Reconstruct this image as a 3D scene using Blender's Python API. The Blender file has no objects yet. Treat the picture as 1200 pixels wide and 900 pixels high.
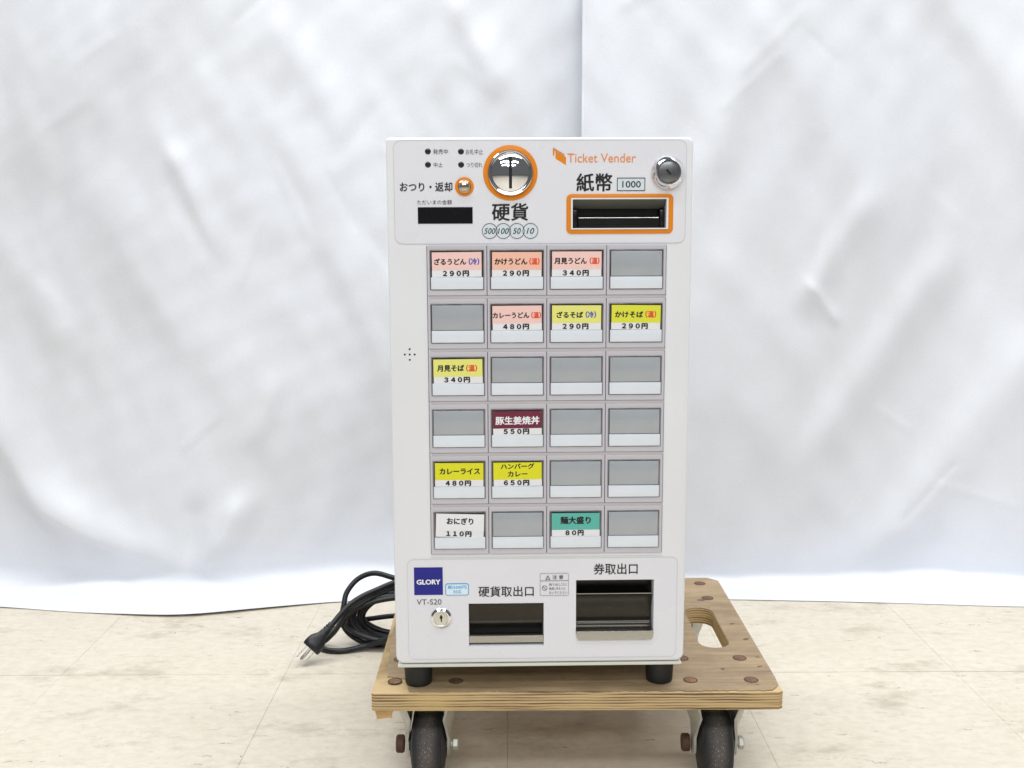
import bpy, bmesh, math, random
import numpy as np
from mathutils import Matrix, Vector, noise as mnoise

random.seed(7)
SC = bpy.context.scene
COL = SC.collection

# ------------------------------------------------------------------ camera
cd = bpy.data.cameras.new("camera"); cam = bpy.data.objects.new("camera", cd); COL.objects.link(cam)
cd.sensor_width = 36; cd.lens = 37.5; cd.clip_start = 0.02; cd.clip_end = 100
cam.matrix_world = (Matrix.Translation((0, 0, 0.565)) @ Matrix.Rotation(math.radians(90 - 8.2), 4, 'X')
                    @ Matrix.Rotation(math.radians(-0.23), 4, 'Z'))
SC.camera = cam

# ------------------------------------------------------------------ world and lamps
W = bpy.data.worlds.new("World"); SC.world = W; W.use_nodes = True
bg = W.node_tree.nodes['Background']
bg.inputs[0].default_value = (0.93, 0.96, 1.0, 1); bg.inputs[1].default_value = 0.125

def area(name, loc, target, sx, sy, power, col=(1, 0.98, 0.95)):
    l = bpy.data.lights.new(name, 'AREA'); l.shape = 'RECTANGLE'; l.size = sx; l.size_y = sy
    l.energy = power; l.color = col
    o = bpy.data.objects.new(name, l); COL.objects.link(o); o.location = loc
    o.rotation_euler = (Vector(target) - Vector(loc)).to_track_quat('-Z', 'Y').to_euler()
    return o
LC = (0.965, 0.985, 1.0)
# rows of long ceiling tubes, in front of the machine and above it
area("ceiling_tube_lamp", (-0.3, -3.0, 2.75), (0, 1.2, 0.2), 3.6, 0.35, 46, LC)
area("ceiling_tube_lamp", (-0.1, -1.4, 2.75), (0, 1.2, 0.2), 3.6, 0.35, 36, LC)
area("ceiling_tube_lamp", (0.2, 0.1, 2.75), (0.1, 0.9, 0.0), 3.6, 0.3, 26, LC)
area("ceiling_tube_lamp", (0.0, 1.25, 2.75), (0.0, 1.2, 0.0), 3.8, 0.3, 66, LC)

SC.view_settings.view_transform = 'Standard'; SC.view_settings.look = 'None'
SC.view_settings.exposure = 0.11; SC.view_settings.gamma = 1.0
SC.view_settings.use_curve_mapping = False
SC.render.engine = 'CYCLES'
SC.cycles.use_denoising = True
SC.cycles.max_bounces = 8

# ------------------------------------------------------------------ helpers
def lin(c):
    if isinstance(c, str):
        c = tuple(int(c[i:i + 2], 16) for i in (0, 2, 4))
    o = []
    for v in c:
        v = v / 255.0
        o.append(v / 12.92 if v <= 0.04045 else ((v + 0.055) / 1.055) ** 2.4)
    return (*o, 1)

def mat(name, col=(200, 200, 200), rough=0.5, metal=0.0, spec=0.5, coat=0.0, coat_rough=0.1,
        var=0.0, vscale=30, bump=0.0, bscale=400, stretch=(1, 1, 1)):
    m = bpy.data.materials.new(name); m.use_nodes = True
    nt = m.node_tree; N = nt.nodes; L = nt.links; b = N['Principled BSDF']
    b.inputs['Base Color'].default_value = lin(col); b.inputs['Roughness'].default_value = rough
    b.inputs['Metallic'].default_value = metal; b.inputs['Specular IOR Level'].default_value = spec
    b.inputs['Coat Weight'].default_value = coat; b.inputs['Coat Roughness'].default_value = coat_rough
    if var or bump:
        tc = N.new('ShaderNodeTexCoord'); mp = N.new('ShaderNodeMapping')
        mp.inputs['Scale'].default_value = stretch
        L.new(tc.outputs['Object'], mp.inputs[0])
    if var:
        n = N.new('ShaderNodeTexNoise'); n.inputs['Scale'].default_value = vscale; n.inputs['Detail'].default_value = 5
        L.new(mp.outputs[0], n.inputs[0])
        h = N.new('ShaderNodeHueSaturation'); h.inputs['Color'].default_value = lin(col)
        r = N.new('ShaderNodeMapRange'); r.inputs[1].default_value = 0.3; r.inputs[2].default_value = 0.7
        r.inputs[3].default_value = 1 - var; r.inputs[4].default_value = 1 + var
        L.new(n.outputs[0], r.inputs[0]); L.new(r.outputs[0], h.inputs['Value']); L.new(h.outputs[0], b.inputs['Base Color'])
        r2 = N.new('ShaderNodeMapRange'); r2.inputs[3].default_value = max(0.02, rough * 0.8); r2.inputs[4].default_value = min(1, rough * 1.2)
        L.new(n.outputs[0], r2.inputs[0]); L.new(r2.outputs[0], b.inputs['Roughness'])
    if bump:
        n2 = N.new('ShaderNodeTexNoise'); n2.inputs['Scale'].default_value = bscale; n2.inputs['Detail'].default_value = 3
        L.new(mp.outputs[0], n2.inputs[0])
        bp = N.new('ShaderNodeBump'); bp.inputs['Strength'].default_value = bump; bp.inputs['Distance'].default_value = 0.001
        L.new(n2.outputs[0], bp.inputs['Height']); L.new(bp.outputs[0], b.inputs['Normal'])
    return m

M = {}
M['paint'] = mat("white_powder_coat", (229, 230, 234), 0.38, var=0.02, vscale=9, bump=0.05, bscale=900)
M['cabinet'] = mat("cabinet_paint", (222, 222, 221), 0.45, var=0.02, vscale=9)
M['decal'] = mat("decal_film", (227, 227, 233), 0.28, var=0.014, vscale=12)
M['line'] = mat("thin_grey_line", (202, 202, 206), 0.5)
M['fineline'] = mat("label_outline", (130, 130, 134), 0.5)
M['tray'] = mat("tray_paint", (214, 216, 205), 0.45, var=0.03)
M['cap'] = mat("warm_steel_cap", (196, 180, 160), 0.16, 0.9, var=0.08, vscale=90)  # steel with a dull warm tint
M['dark'] = mat("black_gap", (12, 12, 14), 0.6)
M['ink'] = mat("black_ink", (17, 17, 22), 0.5)
M['greyink'] = mat("grey_ink", (70, 70, 77), 0.5)
M['lampdot'] = mat("dark_indicator", (38, 40, 48), 0.2, coat=0.6)
M['display'] = mat("black_display", (14, 14, 18), 0.12, coat=0.5)
M['orange'] = mat("orange_print", (226, 133, 12), 0.38, var=0.02)
M['orangeink'] = mat("orange_ink", (238, 140, 45), 0.5)
M['chrome'] = mat("chrome", (236, 236, 238), 0.05, 1.0, var=0.03, vscale=60)
M['steel'] = mat("brushed_steel", (178, 176, 170), 0.28, 1.0, var=0.06, vscale=120, stretch=(0.05, 1, 1), bump=0.15, bscale=700)
M['lockface'] = mat("lock_face", (150, 152, 154), 0.3, 1.0, var=0.05, vscale=200)
M['locklight'] = mat("lock_face_light", (215, 213, 203), 0.35, 0.75, var=0.03)
M['rubber'] = mat("black_rubber", (22, 25, 26), 0.55, var=0.1, vscale=60)
M['bezel'] = mat("button_housing", (197, 194, 202), 0.38, var=0.015, vscale=25, bump=0.05)
M['divider'] = mat("row_divider_plastic", (188, 184, 185), 0.42, var=0.02)
M['frame'] = mat("clear_cap_edge", (140, 138, 142), 0.12, 0.35, coat=1.0, var=0.35, vscale=70)
M['window'] = mat("smoked_window", (168, 173, 178), 0.16, spec=0.6, coat=0.5, var=0.05, vscale=40)
M['plate'] = mat("pale_plate", (225, 231, 239), 0.2, coat=0.5, var=0.02, vscale=50)
M['pricecard'] = mat("price_paper", (232, 232, 236), 0.5)
M['peach'] = mat("peach_card", (243, 203, 196), 0.5)
M['peach2'] = mat("orange_peach_card", (243, 190, 168), 0.5)
M['yellow'] = mat("pale_yellow_card", (231, 229, 125), 0.5)
M['yellow2'] = mat("yellow_card", (224, 222, 30), 0.5)
M['lime'] = mat("lime_yellow_card", (222, 224, 62), 0.5)
M['maroon'] = mat("maroon_card", (112, 30, 58), 0.5)
M['white'] = mat("white_card", (235, 235, 240), 0.5)
M['teal'] = mat("teal_card", (92, 182, 170), 0.5)
M['red'] = mat("red_ink", (226, 84, 48), 0.5)
M['blueink'] = mat("blue_ink", (78, 92, 182), 0.5)
M['whiteink'] = mat("white_ink", (240, 240, 244), 0.5)
M['badge'] = mat("blue_badge", (22, 24, 136), 0.5)
M['sticker'] = mat("pale_blue_sticker", (222, 240, 250), 0.4)
M['stickerblue'] = mat("sticker_blue", (92, 170, 222), 0.4)
M['coinblue'] = mat("pale_blue_fill", (214, 224, 230), 0.4)
M['throat'] = mat("black_plastic", (20, 20, 20), 0.3, var=0.2, vscale=40)
M['shutter'] = mat("grey_shutter", (108, 108, 102), 0.35, var=0.06)
M['flap'] = mat("dark_smoked_flap", (50, 45, 38), 0.16, 0.55, var=0.12, vscale=40)
M['cable'] = mat("black_cable", (14, 15, 20), 0.42, var=0.1, vscale=80)
M['plug'] = mat("black_plug", (23, 24, 28), 0.38, var=0.1, vscale=80)
M['galv'] = mat("galvanised_steel", (196, 196, 188), 0.45, 0.45, var=0.12, vscale=60, bump=0.1, bscale=300)
M['rust'] = mat("rusty_bolt", (88, 62, 50), 0.75, 0.2, var=0.3, vscale=220, bump=0.4, bscale=900)
M['rusthole'] = mat("rusty_countersunk", (142, 104, 74), 0.7, 0.3, var=0.35, vscale=260, bump=0.4)
M['chip'] = mat("raw_wood_block", (202, 166, 112), 0.7, var=0.12, vscale=60, stretch=(0.3, 1, 2), bump=0.4, bscale=200)

def wheel_material():
    m = mat("worn_wheel_rubber", (52, 51, 54), 0.55, bump=0.5, bscale=900)
    nt = m.node_tree; N = nt.nodes; L = nt.links; b = N['Principled BSDF']
    tc = N.new('ShaderNodeTexCoord')
    v = N.new('ShaderNodeTexVoronoi'); v.inputs['Scale'].default_value = 420; L.new(tc.outputs['Object'], v.inputs[0])
    n = N.new('ShaderNodeTexNoise'); n.inputs['Scale'].default_value = 95; n.inputs['Detail'].default_value = 8; n.inputs['Roughness'].default_value = 0.75; L.new(tc.outputs['Object'], n.inputs[0])
    lt = N.new('ShaderNodeMath'); lt.operation = 'LESS_THAN'; lt.inputs[1].default_value = 0.19; L.new(v.outputs[0], lt.inputs[0])
    sx = N.new('ShaderNodeSeparateXYZ'); L.new(tc.outputs['Object'], sx.inputs[0])
    ab = N.new('ShaderNodeMath'); ab.operation = 'ABSOLUTE'; L.new(sx.outputs[0], ab.inputs[0])
    band = N.new('ShaderNodeMapRange'); band.inputs[1].default_value = 0.011; band.inputs[2].default_value = 0.003
    L.new(ab.outputs[0], band.inputs[0])
    mx = N.new('ShaderNodeMix'); mx.data_type = 'RGBA'; mx.inputs[6].default_value = lin((36, 36, 40)); mx.inputs[7].default_value = lin((112, 104, 98))
    mu = N.new('ShaderNodeMath'); mu.operation = 'MULTIPLY'; L.new(band.outputs[0], mu.inputs[0]); L.new(n.outputs[0], mu.inputs[1])
    L.new(mu.outputs[0], mx.inputs[0])
    mx2 = N.new('ShaderNodeMix'); mx2.data_type = 'RGBA'; mx2.inputs[7].default_value = lin((205, 196, 184))
    mu2 = N.new('ShaderNodeMath'); mu2.operation = 'MULTIPLY'; L.new(lt.outputs[0], mu2.inputs[0]); L.new(mu.outputs[0], mu2.inputs[1])
    L.new(mu2.outputs[0], mx2.inputs[0]); L.new(mx.outputs[2], mx2.inputs[6]); L.new(mx2.outputs[2], b.inputs['Base Color'])
    return m
M['wheel'] = wheel_material()

def wood_top():
    m = mat("weathered_plywood_top", (160, 140, 116), 0.62)
    nt = m.node_tree; N = nt.nodes; L = nt.links; b = N['Principled BSDF']
    tc = N.new('ShaderNodeTexCoord')
    mp = N.new('ShaderNodeMapping'); mp.inputs['Scale'].default_value = (6, 110, 60); L.new(tc.outputs['Object'], mp.inputs[0])
    n = N.new('ShaderNodeTexNoise'); n.inputs['Scale'].default_value = 1.4; n.inputs['Detail'].default_value = 9; n.inputs['Roughness'].default_value = 0.65
    n.inputs['Distortion'].default_value = 0.4; L.new(mp.outputs[0], n.inputs[0])
    cr = N.new('ShaderNodeValToRGB'); e = cr.color_ramp.elements
    e[0].position = 0.25; e[0].color = lin((140, 118, 90)); e[1].position = 0.75; e[1].color = lin((180, 157, 124))
    L.new(n.outputs[0], cr.inputs[0])
    n2 = N.new('ShaderNodeTexNoise'); n2.inputs['Scale'].default_value = 20; n2.inputs['Detail'].default_value = 8; n2.inputs['Roughness'].default_value = 0.68
    mp2 = N.new('ShaderNodeMapping'); mp2.inputs['Scale'].default_value = (1, 1.8, 1); L.new(tc.outputs['Object'], mp2.inputs[0]); L.new(mp2.outputs[0], n2.inputs[0])
    cr2 = N.new('ShaderNodeValToRGB'); e = cr2.color_ramp.elements
    e[0].position = 0.34; e[0].color = (0.66, 0.65, 0.65, 1); e[1].position = 0.6; e[1].color = (1, 1, 1, 1); L.new(n2.outputs[0], cr2.inputs[0])
    mx = N.new('ShaderNodeMix'); mx.data_type = 'RGBA'; mx.blend_type = 'MULTIPLY'; mx.inputs[0].default_value = 0.75
    L.new(cr.outputs[0], mx.inputs[6]); L.new(cr2.outputs[0], mx.inputs[7])
    # small dark scratches
    n3 = N.new('ShaderNodeTexNoise'); n3.inputs['Scale'].default_value = 38; n3.inputs['Detail'].default_value = 8; n3.inputs['Roughness'].default_value = 0.8
    mp3 = N.new('ShaderNodeMapping'); mp3.inputs['Scale'].default_value = (0.7, 1.6, 1); mp3.inputs['Location'].default_value = (3, 1, 0)
    L.new(tc.outputs['Object'], mp3.inputs[0]); L.new(mp3.outputs[0], n3.inputs[0])
    cr3 = N.new('ShaderNodeValToRGB'); e = cr3.color_ramp.elements
    e[0].position = 0.315; e[0].color = lin((62, 50, 44)); e[1].position = 0.39; e[1].color = (1, 1, 1, 1); L.new(n3.outputs[0], cr3.inputs[0])
    mx2 = N.new('ShaderNodeMix'); mx2.data_type = 'RGBA'; mx2.blend_type = 'MULTIPLY'; mx2.inputs[0].default_value = 0.8
    L.new(mx.outputs[2], mx2.inputs[6]); L.new(cr3.outputs[0], mx2.inputs[7]); L.new(mx2.outputs[2], b.inputs['Base Color'])
    bp = N.new('ShaderNodeBump'); bp.inputs['Strength'].default_value = 0.5; bp.inputs['Distance'].default_value = 0.0008
    L.new(n.outputs[0], bp.inputs['Height']); L.new(bp.outputs[0], b.inputs['Normal'])
    return m
def wood_edge():
    m = mat("plywood_edge_layers", (200, 165, 100), 0.65)
    nt = m.node_tree; N = nt.nodes; L = nt.links; b = N['Principled BSDF']
    tc = N.new('ShaderNodeTexCoord')
    mp = N.new('ShaderNodeMapping'); mp.inputs['Scale'].default_value = (7, 7, 330); L.new(tc.outputs['Object'], mp.inputs[0])
    n = N.new('ShaderNodeTexNoise'); n.inputs['Scale'].default_value = 1.0; n.inputs['Detail'].default_value = 6; n.inputs['Roughness'].default_value = 0.6
    L.new(mp.outputs[0], n.inputs[0])
    # glued plies: dark end-grain lines between paler layers
    sep = N.new('ShaderNodeSeparateXYZ'); L.new(tc.outputs['Object'], sep.inputs[0])
    wob = N.new('ShaderNodeTexNoise'); wob.inputs['Scale'].default_value = 22; wob.inputs['Detail'].default_value = 6; L.new(tc.outputs['Object'], wob.inputs[0])
    wz = N.new('ShaderNodeMath'); wz.operation = 'MULTIPLY_ADD'; wz.inputs[1].default_value = 0.0026; L.new(wob.outputs[0], wz.inputs[0]); L.new(sep.outputs[2], wz.inputs[2])
    wf = N.new('ShaderNodeMath'); wf.operation = 'MULTIPLY'; wf.inputs[1].default_value = 2 * math.pi / 0.0029; L.new(wz.outputs[0], wf.inputs[0])
    ws = N.new('ShaderNodeMath'); ws.operation = 'SINE'; L.new(wf.outputs[0], ws.inputs[0])
    wm = N.new('ShaderNodeMath'); wm.operation = 'MULTIPLY_ADD'; wm.inputs[1].default_value = 0.10; L.new(ws.outputs[0], wm.inputs[0]); L.new(n.outputs[0], wm.inputs[2])
    n = wm
    cr = N.new('ShaderNodeValToRGB'); e = cr.color_ramp.elements
    e[0].position = 0.34; e[0].color = lin((98, 72, 46)); e[1].position = 0.56; e[1].color = lin((202, 174, 128)); L.new(n.outputs[0], cr.inputs[0])
    n2 = N.new('ShaderNodeTexNoise'); n2.inputs['Scale'].default_value = 9; n2.inputs['Detail'].default_value = 6; L.new(tc.outputs['Object'], n2.inputs[0])
    cr2 = N.new('ShaderNodeValToRGB'); e = cr2.color_ramp.elements
    e[0].position = 0.45; e[0].color = (0, 0, 0, 1); e[1].position = 0.60; e[1].color = (1, 1, 1, 1); L.new(n2.outputs[0], cr2.inputs[0])
    mx = N.new('ShaderNodeMix'); mx.data_type = 'RGBA'; L.new(cr2.outputs[0], mx.inputs[0]); L.new(cr.outputs[0], mx.inputs[6])
    mxc = N.new('ShaderNodeMix'); mxc.data_type = 'RGBA'; mxc.inputs[0].default_value = 0.6; L.new(cr.outputs[0], mxc.inputs[6]); mxc.inputs[7].default_value = lin((208, 180, 124))
    L.new(mxc.outputs[2], mx.inputs[7]); L.new(mx.outputs[2], b.inputs['Base Color'])
    bp = N.new('ShaderNodeBump'); bp.inputs['Strength'].default_value = 0.8; bp.inputs['Distance'].default_value = 0.001
    L.new(n.outputs[0], bp.inputs['Height']); L.new(bp.outputs[0], b.inputs['Normal'])
    return m
M['woodtop'] = wood_top(); M['woodedge'] = wood_edge()

def floor_material():
    m = mat("cream_vinyl_tile", (226, 216, 196), 0.42)
    nt = m.node_tree; N = nt.nodes; L = nt.links; b = N['Principled BSDF']
    g = N.new('ShaderNodeNewGeometry')
    def noise(scale, sc=(1, 1, 1), det=6, rough=0.6, loc=(0, 0, 0), rot=0.0, dist=0.0):
        mp = N.new('ShaderNodeMapping'); mp.inputs['Scale'].default_value = sc; mp.inputs['Location'].default_value = loc
        mp.inputs['Rotation'].default_value = (0, 0, rot)
        L.new(g.outputs['Position'], mp.inputs[0])
        n = N.new('ShaderNodeTexNoise'); n.inputs['Scale'].default_value = scale; n.inputs['Detail'].default_value = det
        n.inputs['Roughness'].default_value = rough; n.inputs['Distortion'].default_value = dist; L.new(mp.outputs[0], n.inputs[0]); return n
    def ramp(n, p0, c0, p1, c1):
        r = N.new('ShaderNodeValToRGB'); e = r.color_ramp.elements; e[0].position = p0; e[0].color = c0; e[1].position = p1; e[1].color = c1
        L.new(n.outputs[0], r.inputs[0]); return r
    def mul(a, bb, f=1.0):
        x = N.new('ShaderNodeMix'); x.data_type = 'RGBA'; x.blend_type = 'MULTIPLY'; x.inputs[0].default_value = f
        L.new(a, x.inputs[6]); L.new(bb, x.inputs[7]); return x.outputs[2]
    one = (1, 1, 1, 1)
    base = ramp(noise(3.5, det=7), 0.3, lin((207, 198, 181)), 0.7, lin((214, 206, 191)))
    c = base.outputs[0]
    c = mul(c, ramp(noise(60, sc=(1, 1.6, 1), det=6, rough=0.7), 0.3, lin((238, 236, 232)), 0.6, one).outputs[0])
    c = mul(c, ramp(noise(7, sc=(1, 1.7, 1), det=8, rough=0.7, loc=(4, 2, 0)), 0.33, lin((190, 184, 172)), 0.46, one).outputs[0], 0.55)
    # scuffs: short, mostly crosswise, grey
    c = mul(c, ramp(noise(13, sc=(1, 4.0, 1), det=9, rough=0.78, loc=(1.3, 7, 0), rot=0.15), 0.265, lin((96, 90, 84)), 0.325, one).outputs[0], 0.75)
    c = mul(c, ramp(noise(9, sc=(0.6, 9, 1), det=9, rough=0.75, loc=(9, 3, 0), rot=-0.12), 0.285, lin((140, 132, 122)), 0.33, one).outputs[0], 0.6)
    c = mul(c, ramp(noise(9, sc=(0.5, 10, 1), det=9, rough=0.75, loc=(2, 5, 0), rot=0.9), 0.26, lin((140, 132, 122)), 0.30, one).outputs[0], 0.55)
    def strokes(scale, sc, rot, loc, dmax, keep, colr):
        mp = N.new('ShaderNodeMapping'); mp.inputs['Scale'].default_value = sc; mp.inputs['Location'].default_value = loc
        mp.inputs['Rotation'].default_value = (0, 0, rot)
        wn = N.new('ShaderNodeTexNoise'); wn.inputs['Scale'].default_value = 40; wn.inputs['Detail'].default_value = 4
        L.new(g.outputs['Position'], wn.inputs[0])
        wm = N.new('ShaderNodeVectorMath'); wm.operation = 'SCALE'; wm.inputs['Scale'].default_value = 0.022; L.new(wn.outputs['Color'], wm.inputs[0])
        wa = N.new('ShaderNodeVectorMath'); wa.operation = 'ADD'; L.new(g.outputs['Position'], wa.inputs[0]); L.new(wm.outputs[0], wa.inputs[1])
        L.new(wa.outputs[0], mp.inputs[0])
        v = N.new('ShaderNodeTexVoronoi'); v.voronoi_dimensions = '2D'; v.inputs['Scale'].default_value = scale; L.new(mp.outputs[0], v.inputs[0])
        near = N.new('ShaderNodeMapRange'); near.inputs[1].default_value = dmax; near.inputs[2].default_value = dmax * 0.45; L.new(v.outputs['Distance'], near.inputs[0])
        sp = N.new('ShaderNodeSeparateColor'); L.new(v.outputs['Color'], sp.inputs[0])
        kp = N.new('ShaderNodeMath'); kp.operation = 'LESS_THAN'; kp.inputs[1].default_value = keep; L.new(sp.outputs[0], kp.inputs[0])
        br = N.new('ShaderNodeTexNoise'); br.inputs['Scale'].default_value = 220; br.inputs['Detail'].default_value = 3; L.new(g.outputs['Position'], br.inputs[0])
        brr = N.new('ShaderNodeMapRange'); brr.inputs[1].default_value = 0.42; brr.inputs[2].default_value = 0.6; L.new(br.outputs[0], brr.inputs[0])
        m1 = N.new('ShaderNodeMath'); m1.operation = 'MULTIPLY'; L.new(near.outputs[0], m1.inputs[0]); L.new(kp.outputs[0], m1.inputs[1])
        m2 = N.new('ShaderNodeMath'); m2.operation = 'MULTIPLY'; L.new(m1.outputs[0], m2.inputs[0]); L.new(brr.outputs[0], m2.inputs[1])
        m3 = N.new('ShaderNodeMath'); m3.operation = 'MULTIPLY'; L.new(m2.outputs[0], m3.inputs[0]); L.new(sp.outputs[1], m3.inputs[1])
        x = N.new('ShaderNodeMix'); x.data_type = 'RGBA'; L.new(m3.outputs[0], x.inputs[0]); L.new(c, x.inputs[6]); x.inputs[7].default_value = lin(colr)
        return x.outputs[2]
    c = strokes(9, (1.0, 6.0, 1), 0.25, (3, 1, 0), 0.10, 0.3, (92, 84, 78))
    c = strokes(11, (1.0, 7.0, 1), -0.3, (7, 4, 0), 0.09, 0.28, (110, 100, 92))
    c = strokes(8, (1.0, 9.0, 1), 1.1, (1, 8, 0), 0.09, 0.3, (120, 110, 100))
    c = strokes(14, (1.0, 1.3, 1), 0.2, (2, 6, 0), 0.035, 0.3, (80, 74, 70))
    c = strokes(3, (0.5, 26.0, 1), 0.03, (5, 2, 0), 0.12, 0.2, (170, 161, 148))
    L.new(c, b.inputs['Base Color'])
    rr = N.new('ShaderNodeMapRange'); rr.inputs[3].default_value = 0.34; rr.inputs[4].default_value = 0.6
    L.new(noise(25, det=5).outputs[0], rr.inputs[0]); L.new(rr.outputs[0], b.inputs['Roughness'])
    bp = N.new('ShaderNodeBump'); bp.inputs['Strength'].default_value = 0.12; bp.inputs['Distance'].default_value = 0.001
    L.new(noise(180, det=4).outputs[0], bp.inputs['Height']); L.new(bp.outputs[0], b.inputs['Normal'])
    return m
M['floor'] = floor_material()
M['grout'] = mat("tile_joint", (204, 195, 179), 0.8)

def cloth_material(name, col):
    m = mat(name, col, 0.42, spec=0.5)
    nt = m.node_tree; N = nt.nodes; L = nt.links; b = N['Principled BSDF']
    b.inputs['Sheen Weight'].default_value = 0.1
    g = N.new('ShaderNodeNewGeometry')
    def noise(scale, sc=(1, 1, 1), det=6, rough=0.6, loc=(0, 0, 0)):
        mp = N.new('ShaderNodeMapping'); mp.inputs['Scale'].default_value = sc; mp.inputs['Location'].default_value = loc
        L.new(g.outputs['Position'], mp.inputs[0])
        n = N.new('ShaderNodeTexNoise'); n.inputs['Scale'].default_value = scale; n.inputs['Detail'].default_value = det
        n.inputs['Roughness'].default_value = rough; L.new(mp.outputs[0], n.inputs[0]); return n
    r = N.new('ShaderNodeValToRGB'); e = r.color_ramp.elements
    e[0].position = 0.2; e[0].color = lin((190, 186, 178)); e[1].position = 0.255; e[1].color = (1, 1, 1, 1)
    L.new(noise(9, (1, 1, 0.7), 8, 0.72, (3.1, 0, 2.2)).outputs[0], r.inputs[0])
    r2 = N.new('ShaderNodeValToRGB'); e = r2.color_ramp.elements
    e[0].position = 0.3; e[0].color = lin((247, 246, 243)); e[1].position = 0.6; e[1].color = (1, 1, 1, 1)
    L.new(noise(3, det=5).outputs[0], r2.inputs[0])
    x = N.new('ShaderNodeMix'); x.data_type = 'RGBA'; x.blend_type = 'MULTIPLY'; x.inputs[0].default_value = 0.6
    x.inputs[6].default_value = lin(col); L.new(r.outputs[0], x.inputs[7])
    x2 = N.new('ShaderNodeMix'); x2.data_type = 'RGBA'; x2.blend_type = 'MULTIPLY'; x2.inputs[0].default_value = 1
    L.new(x.outputs[2], x2.inputs[6]); L.new(r2.outputs[0], x2.inputs[7])
    r3 = N.new('ShaderNodeValToRGB'); e = r3.color_ramp.elements
    e[0].position = 0.35; e[0].color = (0.955, 0.955, 0.958, 1); e[1].position = 0.65; e[1].color = (1, 1, 1, 1)
    L.new(noise(430, (1, 1, 1), 3, 0.6).outputs[0], r3.inputs[0])
    x3 = N.new('ShaderNodeMix'); x3.data_type = 'RGBA'; x3.blend_type = 'MULTIPLY'; x3.inputs[0].default_value = 1
    L.new(x2.outputs[2], x3.inputs[6]); L.new(r3.outputs[0], x3.inputs[7]); L.new(x3.outputs[2], b.inputs['Base Color'])
    n1 = noise(26, (1, 1, 1), 4, 0.5); n2 = noise(900, (1, 1, 1), 2, 0.5)
    bp = N.new('ShaderNodeBump'); bp.inputs['Strength'].default_value = 0.35; bp.inputs['Distance'].default_value = 0.0012
    L.new(n1.outputs[0], bp.inputs['Height'])
    bp2 = N.new('ShaderNodeBump'); bp2.inputs['Strength'].default_value = 0.12; bp2.inputs['Distance'].default_value = 0.0004
    L.new(n2.outputs[0], bp2.inputs['Height']); L.new(bp.outputs[0], bp2.inputs['Normal']); L.new(bp2.outputs[0], b.inputs['Normal'])
    return m
M['cloth'] = cloth_material("white_vinyl_sheet", (225, 228, 235))

def link(name, me, m=None, parent=None, loc=(0, 0, 0), smooth=None, kind=None, label=None):
    o = bpy.data.objects.new(name, me); COL.objects.link(o); o.location = loc
    if m is not None and not me.materials: me.materials.append(m)
    if parent: o.parent = parent
    if smooth is not None:
        me.polygons.foreach_set('use_smooth', [True] * len(me.polygons))
        try: me.set_sharp_from_angle(angle=math.radians(smooth))
        except Exception: pass
    if kind: o['kind'] = kind
    if label: o['label'] = label
    return o

def thing(name, label, cat, loc=(0, 0, 0), rz=0):
    o = bpy.data.objects.new(name, None); COL.objects.link(o); o.location = loc; o.rotation_euler = (0, 0, rz)
    o.empty_display_size = 0.05; o['label'] = label; o['category'] = cat
    return o

def from_bm(bm, name='m'):
    bmesh.ops.recalc_face_normals(bm, faces=bm.faces[:])
    me = bpy.data.meshes.new(name); bm.to_mesh(me); bm.free(); return me

def box_me(x0, x1, y0, y1, z0, z1, bev=0.0, seg=2):
    bm = bmesh.new(); bmesh.ops.create_cube(bm, size=1)
    for v in bm.verts:
        v.co = ((x0 + x1) / 2 + v.co.x * (x1 - x0), (y0 + y1) / 2 + v.co.y * (y1 - y0), (z0 + z1) / 2 + v.co.z * (z1 - z0))
    if bev: bmesh.ops.bevel(bm, geom=bm.edges[:], offset=bev, segments=seg, profile=0.5, affect='EDGES')
    return from_bm(bm)

def rrect(x0, z0, x1, z1, r, n=6):
    """rounded rectangle outline; r one radius or four (bl, br, tr, tl)"""
    if not isinstance(r, (tuple, list)): r = (r,) * 4
    pts = []
    for (cx, cz, sx, sz, a0, rr) in ((x0, z0, 1, 1, 180, r[0]), (x1, z0, -1, 1, 270, r[1]), (x1, z1, -1, -1, 0, r[2]), (x0, z1, 1, -1, 90, r[3])):
        if rr <= 0: pts.append((cx, cz)); continue
        for k in range(n + 1):
            a = math.radians(a0 + 90 * k / n)
            pts.append((cx + sx * rr + rr * math.cos(a), cz + sz * rr + rr * math.sin(a)))
    return pts
def circ(cx, cz, r, n=48):
    return [(cx + r * math.cos(2 * math.pi * k / n), cz + r * math.sin(2 * math.pi * k / n)) for k in range(n)]

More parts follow.
